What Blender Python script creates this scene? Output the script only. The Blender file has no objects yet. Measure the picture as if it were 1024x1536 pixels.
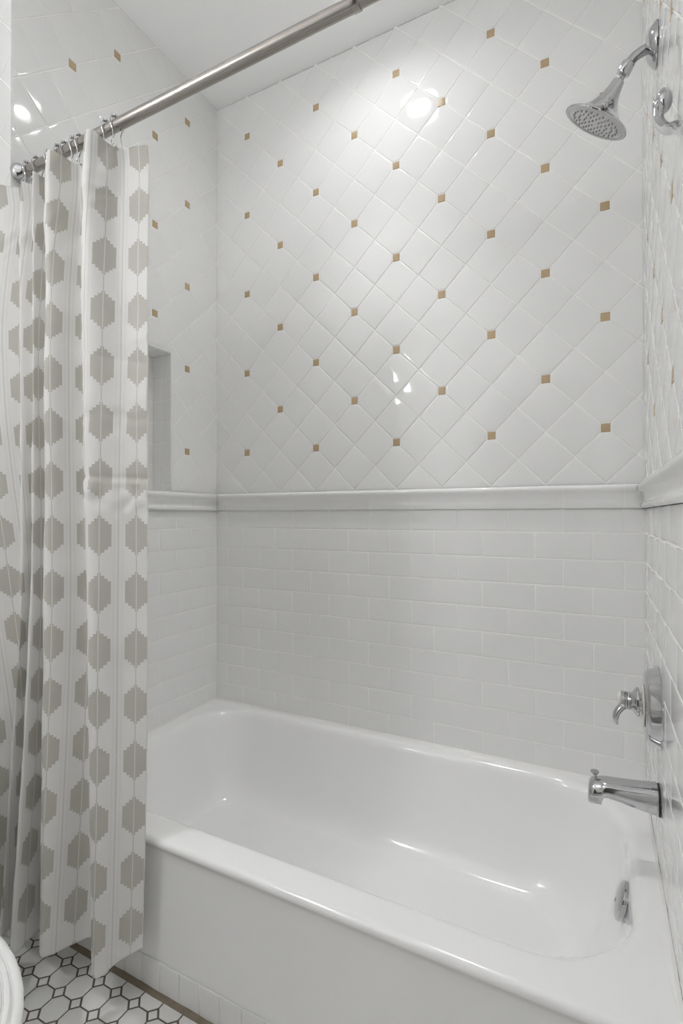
import bpy, bmesh, math, random
from mathutils import Vector, Matrix
random.seed(7)
PI = math.pi
scene = bpy.context.scene
COL = scene.collection

# ------------------------------------------------------------------ dimensions (metres)
W = 1.459            # alcove width (x), back wall is y = 0, room runs towards -y
CEIL = 2.695
RIM = 0.352          # tub rim height
FRONT = -0.735       # tub front edge
ALC = -0.788         # end of the thick left alcove wall
RX = -0.10           # face of the room's left wall
YF = -2.50           # front wall
GAP = 0.0014         # half a grout joint
DEP = 0.0016         # grout depth

# ------------------------------------------------------------------ materials
def nodes_of(name):
    m = bpy.data.materials.new(name); m.use_nodes = True
    nt = m.node_tree; b = nt.nodes['Principled BSDF']
    return m, nt, b

def mat(name, col, rough=0.5, metal=0.0, coat=0.0, noise=0.0, nscale=20, bump=0.0, bscale=200, ior=1.5, sheen=0.0):
    m, nt, b = nodes_of(name)
    b.inputs['Base Color'].default_value = (*col, 1)
    b.inputs['Roughness'].default_value = rough
    b.inputs['Metallic'].default_value = metal
    b.inputs['Coat Weight'].default_value = coat
    b.inputs['Coat Roughness'].default_value = 0.04
    b.inputs['IOR'].default_value = ior
    b.inputs['Sheen Weight'].default_value = sheen
    tc = nt.nodes.new('ShaderNodeTexCoord')
    if noise:
        n = nt.nodes.new('ShaderNodeTexNoise'); n.inputs['Scale'].default_value = nscale
        n.inputs['Detail'].default_value = 3
        r = nt.nodes.new('ShaderNodeMix'); r.data_type = 'RGBA'
        r.inputs[6].default_value = (*[c * (1 - noise) for c in col], 1)
        r.inputs[7].default_value = (*[min(1, c * (1 + noise)) for c in col], 1)
        nt.links.new(tc.outputs['Object'], n.inputs['Vector'])
        nt.links.new(n.outputs['Fac'], r.inputs[0])
        nt.links.new(r.outputs[2], b.inputs['Base Color'])
    if bump:
        n2 = nt.nodes.new('ShaderNodeTexNoise'); n2.inputs['Scale'].default_value = bscale
        bp = nt.nodes.new('ShaderNodeBump'); bp.inputs['Strength'].default_value = bump
        bp.inputs['Distance'].default_value = 0.002
        nt.links.new(tc.outputs['Object'], n2.inputs['Vector'])
        nt.links.new(n2.outputs['Fac'], bp.inputs['Height'])
        nt.links.new(bp.outputs['Normal'], b.inputs['Normal'])
    return m

def emit(name, col, strength):
    m, nt, b = nodes_of(name)
    b.inputs['Base Color'].default_value = (.8, .8, .8, 1)
    b.inputs['Emission Color'].default_value = (*col, 1)
    b.inputs['Emission Strength'].default_value = strength
    return m

M = {}
M['tile'] = mat('glazed_white_tile', (.835, .835, .826), .06, noise=.012, nscale=9)
M['grout'] = mat('white_grout', (.92, .915, .90), .8, noise=.05, nscale=60)
M['dot'] = mat('tan_stone', (.46, .345, .205), .35, noise=.10, nscale=120)
M['paint'] = mat('ceiling_paint', (.90, .90, .895), .9, bump=.03, bscale=300)
M['wallpaint'] = mat('wall_paint', (.88, .88, .87), .8, bump=.04, bscale=260)
M['enamel'] = mat('tub_enamel', (.905, .905, .90), .16, coat=.5, noise=.01, nscale=6)
M['caulk'] = mat('caulk', (.82, .81, .79), .5)
M['chrome'] = mat('polished_chrome', (.56, .56, .57), .05, 1.0)
M['dullchrome'] = mat('satin_chrome', (.47, .47, .47), .2, 1.0)
M['nickel'] = mat('brushed_nickel', (.39, .365, .34), .24, 1.0)
M['darkjoint'] = mat('dark_joint', (.03, .03, .03), .5)
M['nozzle'] = mat('grey_nozzle', (.36, .36, .36), .5)
M['ivory'] = mat('ivory_cap', (.78, .76, .70), .3)
M['floortile'] = mat('unglazed_floor_tile', (.74, .735, .715), .33, noise=.03, nscale=30)
M['floorgrout'] = mat('grey_brown_grout', (.115, .10, .085), .85, noise=.2, nscale=70)
M['dirt'] = mat('brown_grout', (.20, .165, .12), .85, noise=.35, nscale=45)
M['china'] = mat('vitreous_china', (.83, .83, .815), .10, coat=.3)
M['seat'] = mat('toilet_seat_plastic', (.84, .84, .83), .22)
M['wood'] = mat('dark_door_paint', (.10, .085, .07), .4, noise=.15, nscale=12)
M['lamp'] = emit('downlight_lens', (.99, .99, 1.0), 84)
M['shade'] = emit('lit_frosted_glass', (.985, .987, 1.005), 45)

def curtain_material():
    m, nt, b = nodes_of('curtain_fabric')
    N = nt.nodes.new; L = nt.links.new
    uv = N('ShaderNodeUVMap'); uv.uv_map = 'cloth'
    sp = N('ShaderNodeSeparateXYZ'); L(uv.outputs['UV'], sp.inputs[0])
    def mth(op, a, c=None, clamp=False):
        n = N('ShaderNodeMath'); n.operation = op; n.use_clamp = clamp
        for i, v in enumerate((a, c)):
            if v is None: continue
            if isinstance(v, (int, float)): n.inputs[i].default_value = v
            else: L(v, n.inputs[i])
        return n.outputs[0]
    P, Q = CP, CQ
    u = mth('ADD', sp.outputs[0], CU0 + 10 * P); v = mth('ADD', sp.outputs[1], CV0 + 20 * Q)
    a = mth('MULTIPLY', mth('ABSOLUTE', mth('SUBTRACT', mth('FRACT', mth('DIVIDE', u, P)), .5)), P)   # distance from column axis
    bb = mth('MULTIPLY', mth('ABSOLUTE', mth('SUBTRACT', mth('FRACT', mth('DIVIDE', v, Q)), .5)), Q)  # distance from motif centre
    st = mth('MAXIMUM', mth('FLOOR', mth('DIVIDE', mth('SUBTRACT', bb, .0245), .0062)), -1)
    wd = mth('SUBTRACT', .0240, mth('MULTIPLY', mth('ADD', st, 1), .0068))
    motif = mth('LESS_THAN', a, wd)
    core = mth('LESS_THAN', a, .0010)
    outer = mth('GREATER_THAN', a, P / 2 - .0010)
    third = mth('LESS_THAN', mth('ABSOLUTE', mth('SUBTRACT', a, .0295)), .0006)
    not_motif = mth('SUBTRACT', 1, motif)
    mm = mth('MULTIPLY', motif, mth('SUBTRACT', 1, mth('MULTIPLY', core, .75)))
    ln = mth('MULTIPLY', not_motif, mth('MAXIMUM', mth('MAXIMUM', core, mth('MULTIPLY', outer, .8)), mth('MULTIPLY', third, .35)))
    fac = mth('MINIMUM', mth('ADD', mm, mth('MULTIPLY', ln, .75)), 1)
    # slubby weave
    mp = N('ShaderNodeMapping'); mp.inputs['Scale'].default_value = (900, 40, 1); L(uv.outputs['UV'], mp.inputs[0])
    nz = N('ShaderNodeTexNoise'); nz.inputs['Scale'].default_value = 1; L(mp.outputs[0], nz.inputs['Vector'])
    mix = N('ShaderNodeMix'); mix.data_type = 'RGBA'
    mix.inputs[6].default_value = (.93, .925, .91, 1); mix.inputs[7].default_value = (.635, .617, .565, 1)
    L(fac, mix.inputs[0])
    mix2 = N('ShaderNodeMix'); mix2.data_type = 'RGBA'; mix2.blend_type = 'MULTIPLY'; mix2.inputs[0].default_value = .07
    L(mix.outputs[2], mix2.inputs[6]); L(nz.outputs['Fac'], mix2.inputs[7])
    L(mix2.outputs[2], b.inputs['Base Color'])
    b.inputs['Roughness'].default_value = .5; b.inputs['Sheen Weight'].default_value = .1
    b.inputs['Specular IOR Level'].default_value = .35
    bp = N('ShaderNodeBump'); bp.inputs['Strength'].default_value = .15; bp.inputs['Distance'].default_value = .0006
    L(nz.outputs['Fac'], bp.inputs['Height']); L(bp.outputs['Normal'], b.inputs['Normal'])
    tr = N('ShaderNodeBsdfTranslucent'); L(mix2.outputs[2], tr.inputs['Color'])
    ms = N('ShaderNodeMixShader'); ms.inputs[0].default_value = .22
    out = nt.nodes['Material Output']
    L(b.outputs[0], ms.inputs[1]); L(tr.outputs[0], ms.inputs[2]); L(ms.outputs[0], out.inputs['Surface'])
    return m

# ------------------------------------------------------------------ object helpers
def link(name, bm, mats, parent=None, smooth=True, angle=35, recalc=True):
    if not isinstance(mats, (list, tuple)): mats = [mats]
    if recalc: bmesh.ops.recalc_face_normals(bm, faces=bm.faces[:])
    me = bpy.data.meshes.new(name); bm.to_mesh(me); bm.free()
    for m in mats: me.materials.append(m)
    if smooth:
        me.polygons.foreach_set('use_smooth', [True] * len(me.polygons))
        me.set_sharp_from_angle(angle=math.radians(angle))
    o = bpy.data.objects.new(name, me); COL.objects.link(o)
    if parent is not None:
        o.parent = parent
        o.location = -Vector(parent.location) if parent.type == 'EMPTY' else (0, 0, 0)
    return o

def tag(o, label, cat, group=None):
    o['label'] = label; o['category'] = cat
    if group: o['group'] = group
    return o

def thing(name, label, cat, loc, group=None):
    e = bpy.data.objects.new(name, None); COL.objects.link(e); e.location = loc
    e.empty_display_size = .05
    return tag(e, label, cat, group)

def struct(name, bm, mats, **k):
    o = link(name, bm, mats, **k); o['kind'] = 'structure'; return o

def box(bm, a, b, mi=0):
    x0, y0, z0 = a; x1, y1, z1 = b
    vs = [bm.verts.new(p) for p in ((x0,y0,z0),(x1,y0,z0),(x1,y1,z0),(x0,y1,z0),(x0,y0,z1),(x1,y0,z1),(x1,y1,z1),(x0,y1,z1))]
    for f in ((3,2,1,0),(4,5,6,7),(0,1,5,4),(1,2,6,5),(2,3,7,6),(3,0,4,7)):
        fc = bm.faces.new([vs[i] for i in f]); fc.material_index = mi
    return vs

def loft(bm, rings, closed=True, cap0=False, cap1=False, mi=0):
    vr = [[bm.verts.new(p) for p in r] for r in rings]
    n = len(vr[0])
    for a, b in zip(vr, vr[1:]):
        for i in range(n if closed else n - 1):
            j = (i + 1) % n
            f = bm.faces.new((a[i], a[j], b[j], b[i])); f.material_index = mi
    if cap0: bm.faces.new(vr[0][::-1]).material_index = mi
    if cap1: bm.faces.new(vr[-1]).material_index = mi
    return vr

def frame(axis):
    z = Vector(axis).normalized()
    t = Vector((0, 0, 1)) if abs(z.z) < .9 else Vector((1, 0, 0))
    x = t.cross(z).normalized(); y = z.cross(x)
    return x, y, z

def lathe(bm, origin, axis, prof, n=40, mi=0, cap0=True, cap1=True, sx=1, sy=1):
    """prof: list of (distance along axis, radius)"""
    x, y, z = frame(axis); o = Vector(origin)
    rings = [[o + z * h + (x * math.cos(2*PI*i/n) * sx + y * math.sin(2*PI*i/n) * sy) * max(r, 1e-5) for i in range(n)] for h, r in prof]
    loft(bm, rings, True, cap0, cap1, mi)

def crom(pts, per=8):
    pts = [Vector(p) for p in pts]; out = []
    ext = [pts[0] * 2 - pts[1]] + pts + [pts[-1] * 2 - pts[-2]]
    for i in range(len(pts) - 1):
        a, b, c, d = ext[i:i+4]
        for k in range(per):
            t = k / per
            out.append(.5 * ((2*b) + (c-a)*t + (2*a-5*b+4*c-d)*t*t + (3*b-a-3*c+d)*t**3))
    out.append(pts[-1]); return out

def tube(bm, pts, rad, n=16, mi=0, per=8, smooth=True, flat=1.0, cap=True):
    """rad: number or list matched to pts"""
    k = len(pts)
    rl = [rad] * k if isinstance(rad, (int, float)) else list(rad)
    if smooth:
        P = crom([(*p,) for p in pts], per)
        R = [v.x for v in crom([(r, 0, 0) for r in rl], per)]
    else:
        P = [Vector(p) for p in pts]; R = rl
    rings = []; prev = None
    for i, p in enumerate(P):
        t = (P[min(i+1, len(P)-1)] - P[max(i-1, 0)]).normalized()
        if prev is None: x, y, _ = frame(t)
        else:
            x = (prev - t * prev.dot(t)).normalized(); y = t.cross(x)
        prev = x
        rings.append([p + (x * math.cos(2*PI*j/n) * flat + y * math.sin(2*PI*j/n)) * max(R[i], 1e-5) for j in range(n)])
    loft(bm, rings, True, cap, cap, mi)

def ball(bm, c, r, mi=0, sc=(1, 1, 1), seg=20):
    mx = Matrix.Translation(Vector(c)) @ Matrix.Diagonal((*[r * s for s in sc], 1))
    res = bmesh.ops.create_uvsphere(bm, u_segments=seg, v_segments=max(8, seg * 2 // 3), radius=1, matrix=mx)
    for v in res['verts']:
        for f in v.link_faces: f.material_index = mi

def rrect(x0, x1, y0, y1, radii, n=14, z=0.0, seg=6):
    """rounded rectangle, counter-clockwise from the +x side; radii = far-right, far-left, near-left, near-right"""
    fr, fl, nl, nr = radii; out = []
    corners = [(x1 - fr, y1 - fr, fr, 0), (x0 + fl, y1 - fl, fl, PI/2), (x0 + nl, y0 + nl, nl, PI), (x1 - nr, y0 + nr, nr, 1.5*PI)]
    for cx, cy, r, a0 in corners:
        for k in range(n + 1):
            a = a0 + PI/2 * k / n
            out.append(Vector((cx + r*math.cos(a), cy + r*math.sin(a), z)))
    # points along the straight runs keep the quads regular
    full = []
    per = n + 1
    for c in range(4):
        seg_pts = out[c*per:(c+1)*per]
        full += seg_pts
        a, b = seg_pts[-1], out[((c+1) % 4)*per]
        for s in range(1, seg): full.append(a.lerp(b, s/seg))
    return full

# ------------------------------------------------------------------ tiling
def clip_half(poly, nx, ny, d):
    """keep nx*u+ny*v <= d"""
    out = []
    for i in range(len(poly)):
        a, b = poly[i], poly[(i+1) % len(poly)]
        da, db = nx*a[0]+ny*a[1]-d, nx*b[0]+ny*b[1]-d
        if da <= 1e-9: out.append(a)
        if (da < -1e-9 and db > 1e-9) or (da > 1e-9 and db < -1e-9):
            t = da / (da - db); out.append((a[0]+(b[0]-a[0])*t, a[1]+(b[1]-a[1])*t))
    return out

def clip_rect(poly, r):
    u0, u1, v0, v1 = r
    for h in ((1,0,u1),(-1,0,-u0),(0,1,v1),(0,-1,-v0)):
        poly = clip_half(poly, *h)
        if len(poly) < 3: return []
    return poly

def clean(poly):
    out = []
    for p in poly:
        if not out or math.hypot(p[0]-out[-1][0], p[1]-out[-1][1]) > 5e-4: out.append(p)
    if len(out) > 1 and math.hypot(out[0][0]-out[-1][0], out[0][1]-out[-1][1]) < 5e-4: out.pop()
    return out

def area(poly):
    return .5 * sum(poly[i][0]*poly[(i+1)%len(poly)][1] - poly[(i+1)%len(poly)][0]*poly[i][1] for i in range(len(poly)))

def inset(poly, d):
    n = len(poly); out = []
    for i in range(n):
        p, a, b = poly[i], poly[i-1], poly[(i+1) % n]
        e1 = (p[0]-a[0], p[1]-a[1]); e2 = (b[0]-p[0], b[1]-p[1])
        l1 = math.hypot(*e1) or 1; l2 = math.hypot(*e2) or 1
        n1 = (-e1[1]/l1, e1[0]/l1); n2 = (-e2[1]/l2, e2[0]/l2)
        bx, by = n1[0]+n2[0], n1[1]+n2[1]
        k = max(.25, 1 + n1[0]*n2[0]+n1[1]*n2[1])
        out.append((p[0]+bx*d/k, p[1]+by*d/k))
    return out

def lay_tile(bm, poly, O, U, V, N, mi, tilt=None, pillow=1.0, dep=DEP):
    if tilt is None: tilt = TILT
    poly = clean(poly)
    if len(poly) < 3: return
    A = area(poly)
    if A < 0: poly = poly[::-1]; A = -A
    per = sum(math.hypot(poly[i][0]-poly[i-1][0], poly[i][1]-poly[i-1][1]) for i in range(len(poly)))
    inr = 2*A/per
    if inr < .0016: return
    s = min(1.0, inr / .008) * pillow
    cu = sum(p[0] for p in poly)/len(poly); cv = sum(p[1] for p in poly)/len(poly)
    ta, tb = random.gauss(0, tilt), random.gauss(0, tilt)
    rings = []
    for ins, d in ((0, -dep), (.0003, -.0008), (.0010, -.00042), (.0023, -.00014), (.0042, 0.0)):
        q = inset(poly, ins*s)
        rings.append([O + U*u + V*v + N*(d + ((u-cu)*ta + (v-cv)*tb if d > -dep else 0)) for u, v in q])
    loft(bm, rings, True, False, True, mi)

def grid_joint(poly):            # shrink by half a joint
    return inset(poly, GAP)

H = .0762
TILT = .0005
def diagonal_tiles(bm, rect, u0, v0, O, U, V, N, holes=()):
    """square tiles on point, every second crossing carries a small tan square"""
    ua, ub, va, vb = rect
    DS = .0118
    i0, i1 = int((ua-u0)/H)-2, int((ub-u0)/H)+3
    j0, j1 = int((va-v0)/H)-2, int((vb-v0)/H)+3
    def is_dot(a, b):
        u, v = u0 + a*H, v0 + b*H
        return a % 2 == 0 and b % 2 == 0 and ((a//2)+(b//2)) % 2 == 0 and ua+.03 < u < ub-.03 and va+.06 < v < vb-.03
    for a in range(i0, i1):
        for b in range(j0, j1):
            cu, cv = u0 + a*H, v0 + b*H
            if (a + b) % 2:
                poly = grid_joint([(cu+H, cv), (cu, cv+H), (cu-H, cv), (cu, cv-H)])
                k = H - DS - 2*GAP
                if is_dot(a+1, b): poly = clip_half(poly, 1, 0, cu + k)
                if is_dot(a-1, b): poly = clip_half(poly, -1, 0, -(cu - k))
                if is_dot(a, b+1): poly = clip_half(poly, 0, 1, cv + k)
                if is_dot(a, b-1): poly = clip_half(poly, 0, -1, -(cv - k))
                mi = 1
            elif is_dot(a, b):
                poly = [(cu+DS, cv-DS), (cu+DS, cv+DS), (cu-DS, cv+DS), (cu-DS, cv-DS)]; mi = 2
            else: continue
            poly = clip_rect(poly, rect)
            if len(poly) < 3: continue
            polys = [poly]
            for h in holes:
                nxt = []
                for q in polys:
                    if not clip_rect(q, h): nxt.append(q); continue
                    h0, h1, g0, g1 = h
                    nxt.append(clip_half(q, 1, 0, h0)); nxt.append(clip_half(q, -1, 0, -h1))
                    mid = clip_half(clip_half(q, -1, 0, -h0), 1, 0, h1) if True else q
                    if len(mid) >= 3:
                        nxt.append(clip_half(mid, 0, -1, -g1)); nxt.append(clip_half(mid, 0, 1, g0))
                polys = [q for q in nxt if len(q) >= 3]
            for q in polys: lay_tile(bm, q, O, U, V, N, mi, pillow=1.0 if mi == 1 else .4)

def subway_tiles(bm, rect, joint, pitch, ztop, O, U, V, N, h=H):
    ua, ub, va, vb = rect
    r = 0; z = ztop
    while z > va - 1e-6:
        off = joint + (pitch/2 if r % 2 else 0)
        k = math.floor((ua - off)/pitch)
        u = off + k*pitch
        while u < ub:
            poly = clip_rect([(u+GAP, z-h+GAP), (u+pitch-GAP, z-h+GAP), (u+pitch-GAP, z-GAP), (u+GAP, z-GAP)], rect)
            if len(poly) >= 3: lay_tile(bm, poly, O, U, V, N, 1)
            u += pitch
        z -= h; r += 1

def grid_tiles(bm, rect, pu, pv, ou, ov, O, U, V, N, mi=1, tilt=.0007):
    ua, ub, va, vb = rect
    u = ou + math.floor((ua-ou)/pu)*pu
    while u < ub:
        v = ov + math.floor((va-ov)/pv)*pv
        while v < vb:
            poly = clip_rect([(u+GAP, v+GAP), (u+pu-GAP, v+GAP), (u+pu-GAP, v+pv-GAP), (u+GAP, v+pv-GAP)], rect)
            if len(poly) >= 3: lay_tile(bm, poly, O, U, V, N, mi, tilt)
            v += pv
        u += pu

X, Y, Z = Vector((1,0,0)), Vector((0,1,0)), Vector((0,0,1))
O0 = Vector((0,0,0))
TM = [M['grout'], M['tile'], M['dot'], M['wallpaint']]
ROW0 = 1.1076                         # top of the first subway course
CUT = 1.135                           # the two tile fields meet behind the chair rail
EDGE = .001

# back wall
bm = bmesh.new()
box(bm, (-.1, DEP, 0), (W+.1, .10, CEIL))
diagonal_tiles(bm, (EDGE, W-EDGE, CUT, CEIL-.0006), .1485, 1.320, O0, X, Z, -Y)
subway_tiles(bm, (EDGE, W-EDGE, .30, ROW0), .8079, .1507, ROW0, O0, X, Z, -Y)
struct('wall_back', bm, TM, recalc=True)

# left alcove wall with its niche (u runs towards the room)
NU0, NU1, NZ0, NZ1, ND = .239, .545, 1.158, 1.656, .088
bm = bmesh.new()
UL = -Y
xs = -DEP
box(bm, (RX, ALC, 0), (xs, DEP, NZ0)); box(bm, (RX, ALC, NZ1), (xs, DEP, CEIL))
box(bm, (RX, -NU0, NZ0), (xs, DEP, NZ1)); box(bm, (RX, ALC, NZ0), (xs, -NU1, NZ1))
box(bm, (RX, -NU1, NZ0), (-ND-.003, -NU0, NZ1))
BW = .0105
hole = (NU0-BW, NU1+BW, NZ0-.03, NZ1+BW)
def strip(u0_, u1_, v0_, v1_):
    lay_tile(bm, [(u0_+.0006, v0_), (u1_-.0006, v0_), (u1_-.0006, v1_), (u0_+.0006, v1_)], O0, UL, Z, X, 1, 0)
strip(NU0-BW, NU0, CUT, NZ1+BW); strip(NU1, NU1+BW, CUT, NZ1+BW); strip(NU0, NU1, NZ1, NZ1+BW)
diagonal_tiles(bm, (EDGE, -ALC-.001, CUT, CEIL-.0006), .1603, 1.315, O0, UL, Z, X, holes=[hole])
subway_tiles(bm, (EDGE, -ALC-.001, .0, ROW0), .062, .1507, ROW0, O0, UL, Z, X)
# niche lining: far cheek, near cheek, top, back
grid_tiles(bm, (-ND, -.001, NZ0, NZ1-.002), .1507, H, -.045, NZ0+.03, Vector((0, -NU0-.0015, 0)), X, Z, -Y)
grid_tiles(bm, (-ND, -.001, NZ0, NZ1-.002), .1507, H, -.045, NZ0+.03, Vector((0, -NU1+.0015, 0)), X, Z, Y)
grid_tiles(bm, (NU0+.002, NU1-.002, -ND, -.001), .1507, H, .30, -.04, Vector((0, 0, NZ1-.0015)), UL, X, -Z)
grid_tiles(bm, (NU0+.002, NU1-.002, NZ0, NZ1-.002), .1507, H, .30, NZ0+.03, Vector((-ND-.0015, 0, 0)), UL, Z, X)
# end of the alcove wall, facing the room
diagonal_tiles(bm, (RX+.001, -.001, CUT, CEIL-.0006), .030, 1.39, Vector((0, ALC-.0015, 0)), X, Z, -Y)
subway_tiles(bm, (RX+.001, -.001, .0, ROW0), -.05, .1507, ROW0, Vector((0, ALC-.0015, 0)), X, Z, -Y)
struct('wall_left', bm, TM)

TILT = .0001
# right wall, tiled over the tub, painted towards the door
bm = bmesh.new()
box(bm, (W+DEP, YF, 0), (W+.1, DEP, CEIL))
box(bm, (W+.0002, YF, 0), (W+DEP, -1.30, CEIL), 3)
diagonal_tiles(bm, (EDGE, 1.295, CUT, CEIL-.0006), .2600, 1.312, Vector((W, 0, 0)), UL, Z, -X)
subway_tiles(bm, (EDGE, 1.295, .0, ROW0), .075, .1507, ROW0, Vector((W, 0, 0)), UL, Z, -X)
struct('wall_right', bm, TM)

# rest of the room
bm = bmesh.new(); box(bm, (RX-.1, YF, 0), (RX, ALC-.0035, CEIL)); struct('wall_left_front', bm, M['wallpaint'], smooth=False)
DX0, DX1, DZ = .55, 1.30, 2.03
bm = bmesh.new()
box(bm, (RX-.1, YF-.1, 0), (DX0, YF, CEIL)); box(bm, (DX1, YF-.1, 0), (W+.1, YF, CEIL)); box(bm, (DX0, YF-.1, DZ), (DX1, YF, CEIL))
struct('wall_front', bm, M['wallpaint'], smooth=False)
bm = bmesh.new(); box(bm, (DX0+.004, YF-.06, .008), (DX1-.004, YF-.02, DZ-.004))
for (a, b, c, d) in ((.07,.31,.15,.85),(.42,.67,.15,.85),(.07,.31,1.0,1.88),(.42,.67,1.0,1.88)):
    box(bm, (DX0+a, YF-.02, c), (DX0+b, YF-.012, d))
door = struct('added_door_1', bm, M['wood'], smooth=False)  # unseen door, added dark so the chrome has something dark to reflect
bm = bmesh.new(); lathe(bm, (DX0+.06, YF-.02, .95), (0,1,0), [(0,.03),(.006,.03),(.008,.012),(.03,.012),(.035,.024),(.05,.028),(.06,.02),(.063,0)], 24)
kn = link('door_handle', bm, M['dullchrome'], door)
# ceiling with the round opening of the recessed downlight
LX, LY, LR = .725, -.358, .066
bm = bmesh.new()
oc_ = [bm.verts.new(p) for p in ((RX-.2, YF-.1, CEIL), (W+.1, YF-.1, CEIL), (W+.1, .1, CEIL), (RX-.2, .1, CEIL))]
ic_ = [bm.verts.new((LX+LR*math.cos(2*PI*i/48), LY+LR*math.sin(2*PI*i/48), CEIL)) for i in range(48)]
ed = [bm.edges.new((oc_[i], oc_[(i+1) % 4])) for i in range(4)] + [bm.edges.new((ic_[i], ic_[(i+1) % 48])) for i in range(48)]
bmesh.ops.triangle_fill(bm, use_beauty=True, edges=ed, normal=(0, 0, -1))
up_ = [bm.verts.new((v.co.x, v.co.y, CEIL+.10)) for v in oc_]
for i in range(4): bm.faces.new((oc_[i], oc_[(i+1) % 4], up_[(i+1) % 4], up_[i]))
bm.faces.new(up_)
struct('ceiling', bm, M['paint'], smooth=False)

# ------------------------------------------------------------------ floor: octagon and dot mosaic
bm = bmesh.new()
box(bm, (RX-.1, YF-.1, -.06), (W+.1, .1, -.0012))
PX, PY, q, g = .0577, .0585, .0118, .0017
k = .0118 * math.sqrt(2) * 0 + .0142          # half diagonal of the little squares
fy1 = -.7365
i0 = int((RX-.199)/PX)-1; i1 = int((W-.199)/PX)+2; j1 = int((2.5-.766)/PY)+2
for i in range(i0, i1):
    for j in range(-1, j1):
        sx, sy = .1985 + i*PX, -.7662 - j*PY
        sq = clip_rect([(sx+k-g, sy), (sx, sy+k-g), (sx-k+g, sy), (sx, sy-k+g)], (RX+.002, W-.002, YF+.002, fy1))
        cx, cy = sx + PX/2, sy - PY/2
        a, b = PX/2 - g, PY/2 - g
        kk = k + .6*g
        oc = [(cx+a, cy-b+kk), (cx+a, cy+b-kk), (cx+a-kk, cy+b), (cx-a+kk, cy+b), (cx-a, cy+b-kk), (cx-a, cy-b+kk), (cx-a+kk, cy-b), (cx+a-kk, cy-b)]
        oc = clip_rect(oc, (RX+.002, W-.002, YF+.002, fy1))
        for poly in (sq, oc):
            poly = clean(poly)
            if len(poly) < 3 or abs(area(poly)) < 2e-5: continue
            if area(poly) < 0: poly = poly[::-1]
            rings = [[Vector((u, v, z)) for u, v in inset(poly, d)] for d, z in ((0, -.0012), (.0004, -.0003), (.0012, 0))]
            loft(bm, rings, True, False, True, 1)
struct('floor', bm, [M['floorgrout'], M['floortile']])

# ------------------------------------------------------------------ chair rail
RAIL = [(0, 1.098), (.0075, 1.098), (.0115, 1.1005), (.0135, 1.1045), (.0125, 1.1095), (.0085, 1.1125), (.0065, 1.117), (.0065, 1.124),
        (.0085, 1.133), (.0125, 1.1405), (.0175, 1.1445), (.0205, 1.149), (.0215, 1.154), (.0200, 1.159), (.0160, 1.1625), (.008, 1.1635), (0, 1.1635)]
RAILB = [(d*(.62 if z < 1.112 else 1), z) for d, z in RAIL]
def rail_piece(bm, O, U, N, u0, u1, m0=0, m1=0, RAIL=RAIL):
    """m0/m1 = 1: the end is mitred into an inside corner"""
    r = .0007
    stations = [(u0, m0, True), (u1, m1, False)]
    rings = []
    for u, m, first in stations:
        ring = []
        for d, z in RAIL:
            uu = u + (d if first else -d) * m
            ring.append(O + U*uu + N*d + Z*z)
        rings.append(ring)
    loft(bm, rings, True, True, True, 1)
    # pale joint between pieces
def rail(name, O, U, N, u0, u1, first, pitch, m0, m1, RAIL=RAIL):
    bm = bmesh.new()
    cuts = [u0]; u = first
    while u < u1 - .02:
        if u > u0 + .02: cuts.append(u)
        u += pitch
    cuts.append(u1)
    for n_, (a, b) in enumerate(zip(cuts, cuts[1:])):
        la, lb = n_ == 0, n_ == len(cuts)-2
        rail_piece(bm, O, U, N, a + (0 if la else .0005), b - (0 if lb else .0005), m0 if la else 0, m1 if lb else 0, RAIL)
    core = [(max(0, d-.0012), z) for d, z in RAIL]
    loft(bm, [[O + U*(u0 + d*m0 + .001) + N*d + Z*z for d, z in core], [O + U*(u1 - d*m1 - .001) + N*d + Z*z for d, z in core]], True, False, False, 0)
    return struct(name, bm, [M['grout'], M['tile']], angle=50)
rail('trim_1', Vector((0, 0, 0)), X, -Y, .0005, W-.0005, .0563, .1507, 1, 1, RAILB)
rail('trim_2', Vector((0, 0, 0)), UL, X, .0005, .772, .14, .1507, 1, 0)
rail('trim_3', Vector((W, 0, 0)), UL, -X, .0005, 1.295, .11, .1507, 1, 0)

# ------------------------------------------------------------------ bathtub
tub = thing('bathtub', 'white enamelled alcove bathtub with smooth apron, set between three tiled walls', 'bathtub', (W/2, FRONT/2, 0))
x0, x1, yb = .0015, W-.0015, -.0015
def outer(z, front, inset_=0.0, r=.006):
    return rrect(x0+inset_, x1-inset_, front+inset_, yb-inset_, (r, r, r, r), z=z)
N0 = [outer(.000, -.722), outer(.300, -.724), outer(.318, -.7255), outer(.328, -.729), outer(.335, -.7335)]
for t in (0, 18, 36, 54, 72, 90):
    a = math.radians(t); N0.append(outer(RIM-.013+.013*math.sin(a), FRONT + .013*(1-math.cos(a)) if t else FRONT))
basin = []
def br(d, z, ex=0):
    """lip ring: d inwards from the opening"""
    return rrect(.046+d, 1.426-d, -.668+d, -.024-d, (.205-d*.5, .165-d*.5, .16-d*.5, .20-d*.5), z=z)
basin += [br(-.004, RIM-.0002), br(.002, RIM-.0008), br(.008, RIM-.003), br(.0135, RIM-.0075), br(.018, RIM-.014), br(.021, RIM-.023), br(.0235, RIM-.036)]
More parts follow.
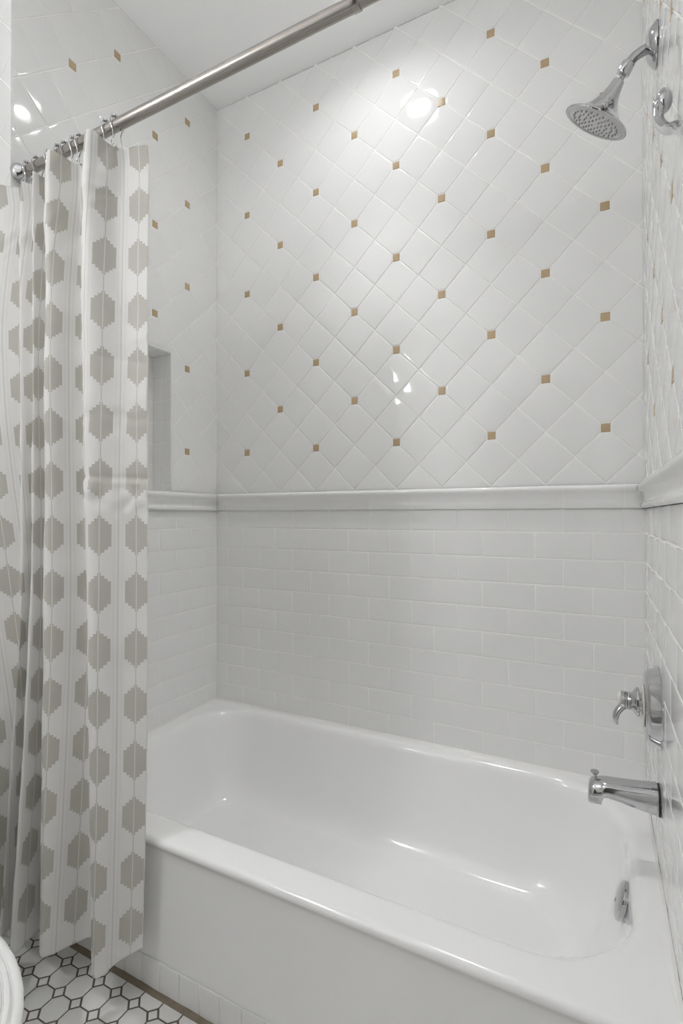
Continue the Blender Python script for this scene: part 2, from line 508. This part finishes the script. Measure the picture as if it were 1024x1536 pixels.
# sloping walls down to a rounded floor
top = dict(x0=.0695, x1=1.4025, y0=-.6445, y1=-.0475, r=(.193, .153, .148, .188), z=RIM-.036)
bot = dict(x0=.118, x1=1.315, y0=-.612, y1=-.088, r=(.15, .10, .10, .15), z=.055)
def lerp(a, b, t): return a + (b-a)*t
FR = .050
for t in (.15, .3, .45, .6, .75):
    basin.append(rrect(*[lerp(top[k_], bot[k_], t**1.8 if k_ == 'x1' else t) for k_ in ('x0','x1','y0','y1')], tuple(lerp(a, b, t) for a, b in zip(top['r'], bot['r'])), z=lerp(top['z'], bot['z'], t)))
t75 = .75; z75 = lerp(top['z'], bot['z'], t75)
for s in (12, 25, 38, 51, 64, 77, 90):
    a = math.radians(s)
    t = t75 + (1-t75)*math.sin(a)*.9
    d = FR*(1-math.cos(a))*.95
    zz = bot['z'] + (z75-bot['z'])*(1-math.sin(a))
    basin.append(rrect(lerp(top['x0'], bot['x0'], t)+d*.6, lerp(top['x1'], bot['x1'], t**1.8)-d*1.0, lerp(top['y0'], bot['y0'], t)+d, lerp(top['y1'], bot['y1'], t)-d,
                 tuple(lerp(a_, b_, t)-d*.35 for a_, b_ in zip(top['r'], bot['r'])), z=zz))
last = basin[-1]; cxy = Vector((1.0, -.35, 0))
for sc, dz in ((.85, -.0015), (.6, -.004), (.3, -.006), (.08, -.0075)):
    basin.append([Vector((cxy.x + (p.x-cxy.x)*sc, cxy.y + (p.y-cxy.y)*sc, last[0].z + dz)) for p in last])
bm = bmesh.new(); loft(bm, N0 + basin, True, False, True)
link('tub_body', bm, M['enamel'], tub, angle=60)
# caulk along the three walls
bm = bmesh.new()
def bead(p, d, n_):
    s = .006
    a, b = Vector(p), Vector(d)
    rings = [[q_ + Z*(RIM-.0005), q_ + n_*s + Z*(RIM-.0005), q_ + n_*s*.45 + Z*(RIM+s*.45), q_ + Z*(RIM+s)] for q_ in (a, b)]
    loft(bm, rings, True, True, True)
bead((.002, -.0003, 0), (W-.002, -.0003, 0), -Y); bead((.0003, -.728, 0), (.0003, -.002, 0), X); bead((W-.0003, -.728, 0), (W-.0003, -.002, 0), -X)
link('caulk_bead', bm, M['caulk'], tub)
# overflow plate on the sloping drain end
from mathutils.bvhtree import BVHTree
tb = bpy.data.objects['tub_body'].data
bv = BVHTree.FromPolygons([v.co for v in tb.vertices], [p.vertices[:] for p in tb.polygons])
hit_, nrm_, _, _ = bv.ray_cast(Vector((1.2, -.345, .270)), Vector((1, 0, 0)))
on = Vector((-.962, 0, .272)).normalized(); ov = hit_ + on*.004
bm = bmesh.new(); lathe(bm, ov, on, [(-.014,.034),(-.002,.0350),(.000,.0385),(.004,.0395),(.009,.038),(.0125,.033),(.0145,.024),(.0155,.010),(.0157,0)], 44)
op = link('overflow_plate', bm, M['chrome'], tub)
bm = bmesh.new(); lathe(bm, ov + on*.0145 - Z*.006, on, [(0,.0055),(.002,.0058),(.0035,.004),(.0037,0)], 18)
link('screw', bm, M['dullchrome'], op)
bm = bmesh.new(); box(bm, (-.004,-.006,-.008), (.004,.006,.008)); bmesh.ops.translate(bm, verts=bm.verts[:], vec=ov + on*.010 - Z*.0335)
link('overflow_slot', bm, M['darkjoint'], op, smooth=False)
bm = bmesh.new(); lathe(bm, (1.215, -.35, .050), (0,0,1), [(0,.034),(.0022,.034),(.0035,.030),(.0025,.024),(.001,.022),(.0045,.016),(.006,.006),(.0062,0)], 32)
link('drain', bm, M['chrome'], tub)

# tile skirting in front of the tub, and the stained joint along the floor
bm = bmesh.new()
box(bm, (.001, -.7232, .0), (W-.002, -.7220, .068))
grid_tiles(bm, (.002, W-.003, .0015, .0695), .0575, .0705, .0615, .0, Vector((0, -.7252, 0)), X, Z, -Y, 1, .002)
struct('baseboard_tub', bm, [M['grout'], M['tile']])
bm = bmesh.new()
pts0 = []
n_ = 90
ra = [[], [], [], []]
for i in range(n_+1):
    x = .001 + (W-.003)*i/n_
    wv = .0012*math.sin(x*37) + .001*math.sin(x*91+1)
    ra[0].append(Vector((x, -.7248, -.001))); ra[1].append(Vector((x, -.7248, .0045+wv*.6))); ra[2].append(Vector((x, -.731+wv*.5, .0020))); ra[3].append(Vector((x, -.7375+wv, -.0008)))
loft(bm, ra, False, False, False)
struct('trim_4', bm, M['dirt'])

# ------------------------------------------------------------------ chrome fittings on the right wall
PYL = -.345
# shower head
sh = thing('wall_shower', 'chrome bell-shaped shower head on bent wall arm', 'shower head', (W, PYL, 2.047))
bm = bmesh.new(); lathe(bm, (W+.0008, PYL, 2.047), (-1,0,0), [(0,.0398),(.004,.0398),(.007,.038),(.012,.0335),(.0165,.0265),(.0195,.019),(.0215,.0125)], 44)
link('wall_flange', bm, M['chrome'], sh)
bm = bmesh.new(); lathe(bm, (W+.0006, PYL, 2.047), (-1,0,0), [(0,.0405),(.0012,.0405)], 44); link('backing_ring', bm, M['darkjoint'], sh)
axis = Vector((-.70, .25, -1.0)).normalized()
jp = Vector((1.4040, -.3500, 2.018))
bm = bmesh.new(); tube(bm, [(W-.002, PYL, 2.047), (1.447, PYL, 2.0465), (1.432, PYL-.0008, 2.043), (1.417, PYL-.003, 2.034), jp], .0103, 20)
link('shower_arm', bm, M['chrome'], sh)
bm = bmesh.new(); lathe(bm, jp - axis*.006, axis, [(-.004,.0115),(-.002,.0132),(.016,.0138),(.0185,.0125),(.0195,.008)], 32)
link('collar_nut', bm, M['chrome'], sh)
bm = bmesh.new(); ball(bm, jp + axis*.0175, .0082); link('swivel_ball', bm, M['dullchrome'], sh)
b0 = jp + axis*.0225
bm = bmesh.new(); lathe(bm, b0, axis, [(0,.009),(.001,.0120),(.008,.0128),(.020,.0155),(.032,.0200),(.044,.0265),(.054,.0345),(.062,.0435),(.0685,.0530),(.0735,.0625),(.0762,.0685),(.0785,.0703),(.0805,.0700)], 56, cap1=False)
bell = link('bell', bm, M['chrome'], sh)
fc = b0 + axis*.0795
bm = bmesh.new(); lathe(bm, fc, axis, [(0,.0700),(.0015,.0690),(.0012,.0635),(.0004,.0630),(.0012,.0610),(.0022,.040),(.0026,.0)], 56, cap0=False)
xa, ya, za = frame(axis)
for ring_r, cnt in ((.014, 6), (.026, 12), (.038, 18), (.050, 24)):
    for i in range(cnt):
        a = 2*PI*i/cnt
        p = fc + axis*.0022 + (xa*math.cos(a)+ya*math.sin(a))*ring_r
        lathe(bm, p - axis*.001, axis, [(0,.0021),(.0022,.0017),(.003,.0008)], 8, mi=1)
link('spray_face', bm, [M['dullchrome'], M['nozzle']], sh)
side = (Vector((0,-1,0)) + Vector((.35,0,-.1))).normalized(); side = (side - axis*side.dot(axis)).normalized()
bm = bmesh.new(); tube(bm, [b0+axis*.070+side*.050, b0+axis*.0685+side*.060, b0+axis*.068+side*.066], [.0035,.0035,.0048], 12)
ball(bm, b0+axis*.068+side*.0675, .0056)
link('spray_lever', bm, M['dullchrome'], bell)

# robe hook further along the wall
hk = thing('robe_hook', 'curved chrome hook with rounded knob tip, mounted on the right wall beside the shower head', 'hook', (W, -.86, 1.53))
bm = bmesh.new(); lathe(bm, (W+.0008, -.86, 1.53), (-1,0,0), [(0,.028),(.003,.028),(.006,.024),(.008,.014),(.010,.010)], 36)
link('wall_plate', bm, M['chrome'], hk)
bm = bmesh.new()
tube(bm, [(W-.006,-.86,1.53), (1.4455,-.855,1.532), (1.4465,-.80,1.567), (1.4460,-.750,1.604), (1.4405,-.712,1.629), (1.4350,-.692,1.648), (1.4310,-.675,1.672), (1.4315,-.667,1.692), (1.434,-.662,1.703)], [.0095,.0095,.0088,.0084,.0080,.0078,.0074,.0072,.0078], 20)
link('hook_arm', bm, M['chrome'], hk)
bm = bmesh.new(); ball(bm, (1.4395,-.660,1.7070), .0185, sc=(.62,.75,1.0)); link('hook_tip', bm, M['chrome'], hk)
bm = bmesh.new(); ball(bm, (1.4315,-.664,1.7020), .0085); link('tip_bead', bm, M['chrome'], hk)

# mixing valve
vz = .688
vv = thing('shower_valve', 'chrome tub valve with round escutcheon and curved lever handle, above the spout', 'faucet valve', (W, PYL, vz))
bm = bmesh.new(); lathe(bm, (W+.0008, PYL, vz), (-1,0,0), [(0,.0815),(.003,.0815),(.005,.0795),(.020,.0725),(.0245,.0695),(.0272,.065),(.0280,.058),(.0285,.030),(.0287,0)], 64)
es = link('escutcheon', bm, M['chrome'], vv)
bm = bmesh.new(); lathe(bm, (W-.0280, PYL, vz), (-1,0,0), [(0,.0425),(.0022,.0425),(.003,.041),(.003,.0)], 48); link('backing_ring', bm, M['ivory'], vv)  # pale ring paints in the whitish edge highlight around the handle base
bm = bmesh.new(); lathe(bm, (W-.030, PYL, vz+.005), (-1,0,0), [(0,.0190),(.005,.0190),(.0055,.0275),(.008,.0295),(.011,.0290),(.0135,.0255),(.017,.0200),(.0205,.0172),(.022,.0178),(.0245,.0186),(.0265,.0178),(.027,.0165),(.0285,.0186),(.031,.0188),(.0315,.0165),(.033,.0180),(.0385,.0180),(.0395,.0168)], 40)
hd = link('handle_hub', bm, M['chrome'], vv)
bm = bmesh.new(); lathe(bm, (W-.0690, PYL, vz+.006), (-1,0,0), [(0,.0148),(.003,.0144),(.0055,.011),(.006,0)], 30); link('end_cap', bm, M['ivory'], hd)
bm = bmesh.new(); tube(bm, [(1.401,PYL-.004,vz-.002), (1.391,PYL-.008,vz-.008), (1.3825,PYL-.011,vz-.020), (1.3800,PYL-.012,vz-.033), (1.3825,PYL-.012,vz-.044)], [.0074,.0070,.0066,.0054,.0024], 16, flat=1.25)
link('lever', bm, M['chrome'], hd)

# tub spout
sp = thing('tub_spout', 'chrome tub spout with diverter knob, on the right wall over the tub', 'faucet', (W, PYL, .50))
bm = bmesh.new()
def spout_ring(x, zt, zb, hw, pinch=.72):
    """flattened D section: flat top facets, full belly"""
    zc = (zt+zb)/2; hh = (zt-zb)/2; r = []
    for i in range(32):
        a = 2*PI*i/32
        c, s = math.cos(a), math.sin(a)
        e = .5
        yy = hw*math.copysign(abs(c)**e, c); zz = hh*math.copysign(abs(s)**e, s)
        if s > 0: yy *= 1 - (1-pinch)*s
        r.append(Vector((x, PYL+yy, zc+zz)))
    return r
xs_ = [(W-.0045,.5300,.4735,.0290,.74),(1.440,.5285,.4750,.0286,.72),(1.420,.5260,.4785,.0280,.70),(1.400,.5240,.4820,.0274,.68),(1.380,.5225,.4855,.0268,.66),
       (1.366,.5215,.4875,.0264,.65),(1.3575,.5209,.4865,.0262,.64),(1.3545,.5206,.4780,.0261,.64),(1.3530,.5204,.4700,.0260,.64),(1.340,.5180,.4690,.0254,.64),(1.334,.5145,.4690,.0246,.66),(1.3300,.5085,.4695,.0232,.68),(1.3280,.5000,.4715,.0205,.72),(1.3275,.4930,.475,.015,.75)]
loft(bm, [spout_ring(*a) for a in xs_], True, True, True)
bd = link('spout_body', bm, M['chrome'], sp, angle=40)
bm = bmesh.new(); loft(bm, [spout_ring(W+.0008,.5285,.4725,.0295,.75), spout_ring(W-.0035,.5285,.4725,.0295,.75)], True, True, True)
link('base_ring', bm, M['darkjoint'], sp, angle=40)
bm = bmesh.new(); lathe(bm, (1.3415, PYL, .5120), (-.05,0,1), [(0,.0045),(.003,.0045),(.0032,.0032),(.013,.0032),(.0140,.0052),(.0165,.0078),(.0185,.0085),(.0205,.0078),(.0215,.005),(.0218,0)], 26)
link('diverter_knob', bm, M['dullchrome'], sp)

# ------------------------------------------------------------------ curtain rod
RY, RZ = -.765, 1.976
rod = thing('curtain_rod', 'brushed nickel telescoping shower curtain rod running from wall to wall', 'curtain rod', (W/2, RY, RZ))
bm = bmesh.new(); lathe(bm, (.012, RY, RZ), (1,0,0), [(0,.0126),(.968,.0126)], 40); link('outer_tube', bm, M['nickel'], rod)
bm = bmesh.new(); lathe(bm, (.968, RY, RZ), (1,0,0), [(0,.0128),(.001,.0136),(.013,.0136),(.0145,.0128),(.0148,.0112)], 40); link('locking_collar', bm, M['nickel'], rod)
bm = bmesh.new(); lathe(bm, (.97, RY, RZ), (1,0,0), [(0,.0112),(W-.012-.97,.0112)], 40); link('inner_tube', bm, M['nickel'], rod)
for xx, ax in ((.0004, 1), (W-.0004, -1)):
    bm = bmesh.new(); lathe(bm, (xx, RY, RZ), (ax,0,0), [(0,.026),(.003,.026),(.008,.0245),(.014,.021),(.019,.017),(.024,.0145),(.026,.0128)], 40)
    link('end_flange', bm, M['chrome'], rod)

# ------------------------------------------------------------------ shower curtain
CP, CQ, CU0 = .076, .1232, .012
CV0 = CQ/2 - (1.4067 % CQ)
LV = [
 (1.925, [(.440,-.737),(.365,-.768),(.356,-.832),(.243,-.766),(.220,-.832),(.125,-.766),(.116,-.803),(.075,-.767),(.052,-.793),(.036,-.772),(-.004,-.806),(-.040,-.832)]),
 (1.86,  [(.452,-.745),(.375,-.772),(.353,-.835),(.248,-.766),(.219,-.834),(.125,-.766),(.117,-.804),(.074,-.767),(.052,-.794),(.036,-.772),(-.006,-.808),(-.042,-.836)]),
 (1.50,  [(.472,-.768),(.415,-.785),(.350,-.835),(.262,-.768),(.219,-.833),(.125,-.768),(.117,-.803),(.073,-.768),(.052,-.795),(.036,-.772),(-.010,-.812),(-.045,-.840)]),
 (.90,   [(.474,-.769),(.427,-.795),(.374,-.840),(.275,-.766),(.226,-.838),(.130,-.770),(.128,-.812),(.075,-.770),(.080,-.808),(.036,-.772),(.000,-.822),(-.040,-.850)]),
 (.50,   [(.464,-.762),(.424,-.790),(.377,-.836),(.282,-.766),(.228,-.843),(.140,-.778),(.150,-.845),(.078,-.782),(.086,-.832),(.042,-.786),(.010,-.842),(-.036,-.860)]),
 (.09,   [(.442,-.7535),(.412,-.786),(.379,-.829),(.285,-.766),(.232,-.850),(.150,-.790),(.163,-.878),(.080,-.800),(.090,-.860),(.040,-.810),(.020,-.860),(-.030,-.870)]),
]
HEM = [.118, .104, .086, .088, .088, .088, .086, .088, .088, .09, .09, .09]
PERC, NV = 16, 400
def level(z):
    zs = [l[0] for l in LV]
    if z >= zs[0]: return [Vector((*p, 0)) for p in LV[0][1]]
    if z <= zs[-1]: return [Vector((*p, 0)) for p in LV[-1][1]]
    for i in range(len(LV)-1):
        if zs[i] >= z >= zs[i+1]:
            t = (zs[i]-z)/(zs[i]-zs[i+1])
            # monotone-ish cubic through neighbouring levels
            def tang(k):
                a, b = max(k-1, 0), min(k+1, len(LV)-1)
                return [(Vector((*LV[b][1][j], 0)) - Vector((*LV[a][1][j], 0))) / (zs[a]-zs[b]) for j in range(12)]
            h = zs[i]-zs[i+1]; T0, T1 = tang(i), tang(i+1)
            out = []
            for j in range(12):
                p0, p1 = Vector((*LV[i][1][j], 0)), Vector((*LV[i+1][1][j], 0))
                t2, t3 = t*t, t**3
                out.append(p0*(2*t3-3*t2+1) + T0[j]*h*(t3-2*t2+t) + p1*(-2*t3+3*t2) + T1[j]*h*(t3-t2))
            return out
import mathutils.noise as mn
bm = bmesh.new(); uvl = bm.loops.layers.uv.new('cloth')
hemc = crom([(h, 0, 0) for h in HEM], PERC)
ref = crom([(*p, 0) for p in LV[3][1]], PERC)
arc = [0.0]
for a, b in zip(ref, ref[1:]): arc.append(arc[-1] + (b-a).length)
grid = []; TOPZ = 1.925
for r in range(NV+1):
    f = r/NV
    zn = TOPZ + (.09-TOPZ)*f
    C_ = crom(level(zn), PERC); row = []
    ar = [0.0]
    for a, b in zip(C_, C_[1:]): ar.append(ar[-1] + (b-a).length)
    for i, p in enumerate(C_):
        z = TOPZ + (hemc[i].x-TOPZ)*f
        t = (C_[min(i+1, len(C_)-1)] - C_[max(i-1, 0)]).normalized(); nrm = Vector((-t.y, t.x, 0))
        w = mn.noise(Vector((arc[i]*14, z*4, 3.1)))*.0032 + mn.noise(Vector((arc[i]*26, z*17, 7.7)))*.0013
        # packing creases and a small crumple across the free panel
        if arc[i] < .19:
            def crease(zc, sl, amp, wd): return amp*math.exp(-abs(z-zc-sl*(arc[i]-.07))/wd)
            w += crease(1.163, .02, -.0042, .007) + crease(1.150, .05, .0026, .006)
            w += mn.noise(Vector((arc[i]*42, z*34, 1.7)))*.0075*math.exp(-((z-1.115)/.038)**2)
            w += mn.noise(Vector((arc[i]*30+4, z*38, 2.2)))*.0045*math.exp(-((z-1.305)/.045)**2)
            w += crease(1.455, -.25, .0030, .008)*max(0, 1-arc[i]/.16) + crease(1.425, .15, -.0026, .008)
            w += mn.noise(Vector((arc[i]*18+z*34, z*30, 5.2)))*.0050*math.exp(-((z-1.80)/.075)**2)
            w += mn.noise(Vector((arc[i]*22-z*26, z*24, 8.2)))*.0035*math.exp(-((z-1.52)/.06)**2)
        else:
            w += mn.noise(Vector((arc[i]*16, z*20+z*arc[i]*20, 9.4)))*.0035*math.exp(-((z-1.77)/.08)**2)
        k_ = min(1, f*12)
        # the top edge sags between hooks
        sag = 0
        row.append((bm.verts.new((p.x + nrm.x*w*k_, p.y + nrm.y*w*k_, z - sag)), ar[i], z))
    grid.append(row)
for r in range(NV):
    for i in range(len(grid[0])-1):
        q_ = (grid[r][i], grid[r+1][i], grid[r+1][i+1], grid[r][i+1])
        fcs = bm.faces.new([v[0] for v in q_])
        for lp, v in zip(fcs.loops, q_): lp[uvl].uv = (v[1], v[2])
M['curtain'] = curtain_material()
cur = link('shower_curtain', bm, M['curtain'], angle=180)
sol = cur.modifiers.new('thickness', 'SOLIDIFY'); sol.thickness = .0009; sol.offset = 0
tag(cur, 'white shower curtain with taupe stepped ogee pattern, gathered to the left', 'shower curtain')

# ------------------------------------------------------------------ curtain rings
def make_ring():
    e = bpy.data.objects.new('curtain_ring', None); COL.objects.link(e); e.location = (0, RY, RZ)
    e.empty_display_size = .02
    bm = bmesh.new()
    R1 = .0178
    pts = []
    for k_ in range(0, 15):
        a = math.radians(-62 + 304*k_/14)
        pts.append((.0, RY + R1*math.cos(a)*.92, RZ + .001 + R1*math.sin(a)))
    a0, a1 = pts[0], pts[-1]
    path = [(.004, RY-.004, RZ-.054), (.003, RY+.003, RZ-.058), (.002, RY+.0095, RZ-.050), (.001, RY+.010, RZ-.034), (0, RY+.0095, RZ-.022)] + pts[1:-1] + [(0, RY-.0095, RZ-.022), (-.001, RY-.010, RZ-.034), (-.002, RY-.0085, RZ-.044)]
    tube(bm, path, .00125, 8, per=4)
    ball(bm, (-.002, RY-.0085, RZ-.0455), .0028, seg=10); ball(bm, (.004, RY-.004, RZ-.053), .0028, seg=10)
    link('hook_wire', bm, M['chrome'], e)
    for d in (52, 77, 103, 128):
        a = math.radians(d)
        bm = bmesh.new(); ball(bm, (0, RY + R1*math.cos(a)*.95, RZ + .0015 + R1*math.sin(a)), .0040, seg=14)
        link('roller', bm, M['dullchrome'], e)
    return e
ring0 = make_ring()
ring_spots = [(.368, 'chrome roller curtain ring nearest the free right end of the rod'),
              (.338, 'chrome roller curtain ring, second from the curtain\'s free right edge'),
              (.243, 'chrome roller curtain ring, third from the curtain\'s free right edge'),
              (.222, 'chrome roller curtain ring, fourth from the curtain\'s free right edge'),
              (.190, 'chrome roller curtain ring, fifth from the curtain\'s free right edge'),
              (.165, 'chrome roller curtain ring, sixth from the curtain\'s free right edge'),
              (.125, 'chrome roller curtain ring, third from the rod\'s left wall flange'),
              (.076, 'chrome roller curtain ring, second from the rod\'s left wall flange'),
              (.036, 'chrome roller curtain ring right beside the rod\'s left wall flange')]
for i, (xx, lb) in enumerate(ring_spots):
    if i == 0: o = ring0
    else:
        o = ring0.copy(); COL.objects.link(o)
        for ch in ring0.children:
            c = ch.copy(); COL.objects.link(c); c.parent = o
    o.location = (xx, RY, RZ); o.rotation_euler = (0, 0, random.uniform(-.22, .22))
    tag(o, lb, 'curtain ring', 'roller rings along the curtain rod')
for o in [ring0]: pass

# ------------------------------------------------------------------ toilet (only the front of its lid shows)
tl = thing('toilet', 'white toilet with closed ridged lid, front edge showing at lower left', 'toilet', (.3, -1.28, 0))
TY = -1.28
def egg(cx, front, back, hw, z, n=48, y=TY):
    r = []
    for i in range(n):
        a = 2*PI*i/n
        c, s = math.cos(a), math.sin(a)
        r.append(Vector((cx + (front*c if c > 0 else back*abs(c)**.75*-1), y + hw*s, z)))
    return r
bm = bmesh.new()
loft(bm, [egg(.36,.20,.16,.115,.002), egg(.36,.20,.16,.115,.03), egg(.36,.17,.15,.095,.07), egg(.37,.16,.15,.095,.15), egg(.39,.19,.17,.125,.23), egg(.42,.25,.19,.165,.31), egg(.44,.275,.20,.180,.36), egg(.445,.28,.20,.183,.385), egg(.445,.275,.20,.180,.390),
          egg(.445,.215,.15,.125,.388), egg(.44,.20,.14,.115,.34), egg(.42,.12,.09,.07,.24)], True, True, True)
link('bowl', bm, M['china'], tl, angle=50)
bm = bmesh.new(); o_ = (.458, .284, .2, .188)
loft(bm, [egg(.458,.225,.15,.125,.393), egg(.458,.278,.2,.184,.3925), egg(*o_,.397), egg(*o_,.404), egg(.458,.279,.2,.184,.409), egg(.458,.225,.15,.125,.409), egg(.458,.225,.15,.125,.393)], True)
link('seat', bm, M['seat'], tl, angle=50)
bm = bmesh.new()
lr = [egg(.46,.276,.205,.184,.4105), egg(.46,.282,.21,.190,.4125), egg(.46,.283,.21,.191,.420), egg(.46,.281,.208,.189,.4245)]
d_, z_ = .004, .4255
for k in range(5):
    for dd, dz in ((.002,.0015),(.0052,.0022),(.0082,.0012),(.0098,-.0016),(.0108,-.0020)):
        lr.append(egg(.46, .283-d_-dd, .21-(d_+dd)*.9, .191-d_-dd, z_+dz))
    d_ += .0112; z_ += .0034
lr += [egg(.46,.21,.15,.125,z_), egg(.46,.1,.07,.06,z_+.002)]
loft(bm, lr, True, True, True)
link('lid', bm, M['seat'], tl, angle=40)
bm = bmesh.new()
def rb(x0_, x1_, y0_, y1_, r, z): return rrect(x0_, x1_, y0_, y1_, (r,)*4, n=6, z=z, seg=3)
loft(bm, [rb(-.07,.10,TY-.20,TY+.20,.03,.40), rb(-.075,.115,TY-.215,TY+.215,.035,.45), rb(-.08,.12,TY-.225,TY+.225,.035,.74)], True, True, True)
link('tank', bm, M['china'], tl, angle=50)
bm = bmesh.new()
loft(bm, [rb(-.083,.128,TY-.232,TY+.232,.035,.742), rb(-.083,.130,TY-.235,TY+.235,.036,.750), rb(-.083,.130,TY-.235,TY+.235,.036,.768), rb(-.078,.124,TY-.228,TY+.228,.034,.776)], True, True, True)
link('tank_lid', bm, M['china'], tl, angle=50)
bm = bmesh.new(); lathe(bm, (.12, TY+.15, .68), (1,0,0), [(0,.014),(.006,.014),(.008,.007),(.016,.007)], 20); tube(bm, [(.134,TY+.15,.68),(.137,TY+.11,.678),(.139,TY+.07,.672)], [.006,.005,.0065], 12)
link('flush_lever', bm, M['chrome'], tl)
bm = bmesh.new(); loft(bm, [rb(.02,.30,TY-.12,TY+.12,.03,.33), rb(.0,.30,TY-.16,TY+.16,.03,.385), rb(-.03,.26,TY-.17,TY+.17,.03,.400)], True, True, True)
link('tank_shelf', bm, M['china'], tl, angle=50)

# ------------------------------------------------------------------ lamps
dl = thing('ceiling_light', 'round recessed ceiling downlight over the bathtub', 'ceiling light', (.725, -.358, CEIL))
bm = bmesh.new(); lathe(bm, (LX, LY, CEIL), (0,0,1), [(-.0002,.092),(-.0035,.091),(-.0045,.086),(-.0040,.068),(-.001,.0645),(.045,.0630),(.062,.0625)], 48, cap0=False, cap1=False); link('trim_ring', bm, M['paint'], dl)
bm = bmesh.new(); lathe(bm, (LX, LY, CEIL+.030), (0,0,1), [(0,.0),(.0005,.05),(.002,.0605),(.006,.0615),(.007,0)], 48); link('lens', bm, M['lamp'], dl)

sd = bpy.data.lights.new('downlight_beam', 'SPOT'); so = bpy.data.objects.new('downlight_beam', sd); COL.objects.link(so)
so.location = (LX, LY, CEIL+.0285); sd.spot_size = math.radians(68); sd.spot_blend = .9; sd.shadow_soft_size = .025
sd.energy = 31.0; sd.color = (.99, .99, 1.0)
vl = thing('vanity_light', 'wall light with three lit bell-shaped glass shades, reflected in the back wall tiles', 'wall light', (RX, -1.772, 2.10))
VS = [(.02, -1.645, 2.07), (.02, -1.77, 2.07), (.02, -1.90, 2.07)]
bm = bmesh.new(); loft(bm, [[Vector((x_, -1.772 + .21*math.copysign(abs(math.cos(t_))**.5, math.cos(t_)), 2.14 + .045*math.copysign(abs(math.sin(t_))**.5, math.sin(t_)))) for t_ in [2*PI*i/40 for i in range(40)]] for x_ in (RX+.0005, RX+.018)], True, True, True)
link('back_plate', bm, M['dullchrome'], vl)
for (a, b, c) in VS:
    bm = bmesh.new(); tube(bm, [(RX+.016, b, c+.085), (RX+.06, b, c+.10), (a-.02, b, c+.105), (a, b, c+.095), (a, b, c+.07)], .007, 14)
    link('arm', bm, M['dullchrome'], vl)
    bm = bmesh.new(); lathe(bm, (a, b, c+.075), (0,0,-1), [(0,.018),(.012,.022),(.016,.022)], 28); link('socket', bm, M['dullchrome'], vl)
    bm = bmesh.new(); lathe(bm, (a, b, c+.060), (0,0,-1), [(0,.021),(.02,.027),(.05,.033),(.08,.040),(.10,.050),(.112,.062),(.110,.060),(.098,.046),(.078,.036),(.05,.029),(.02,.023),(.004,.017)], 36)
    link('glass_shade', bm, M['shade'], vl)

# ------------------------------------------------------------------ world, camera, view
w = bpy.data.worlds.new('world'); scene.world = w; w.use_nodes = True
w.node_tree.nodes['Background'].inputs[0].default_value = (.8, .85, .9, 1); w.node_tree.nodes['Background'].inputs[1].default_value = .2
cam = bpy.data.cameras.new('camera'); co = bpy.data.objects.new('camera', cam); COL.objects.link(co)
cam.sensor_fit = 'VERTICAL'; cam.sensor_height = 36.0; cam.sensor_width = 24.0
cam.lens = 756.0/1536*36.0; cam.clip_start = .01
co.location = (1.34909, -1.55776, 1.08166)
co.rotation_euler = (PI/2 + .00543, .00077, .47105)
scene.camera = co
vs = scene.view_settings
scene.display_settings.display_device = 'sRGB'
vs.view_transform = 'Standard'; vs.look = 'None'; vs.gamma = 1.0; vs.use_curve_mapping = False
vs.exposure = 0.05
scene.cycles.max_bounces = 12; scene.cycles.diffuse_bounces = 8; scene.cycles.glossy_bounces = 6
scene.cycles.caustics_reflective = False; scene.cycles.caustics_refractive = False
scene.cycles.sample_clamp_indirect = 6.0
scene.cycles.use_denoising = True
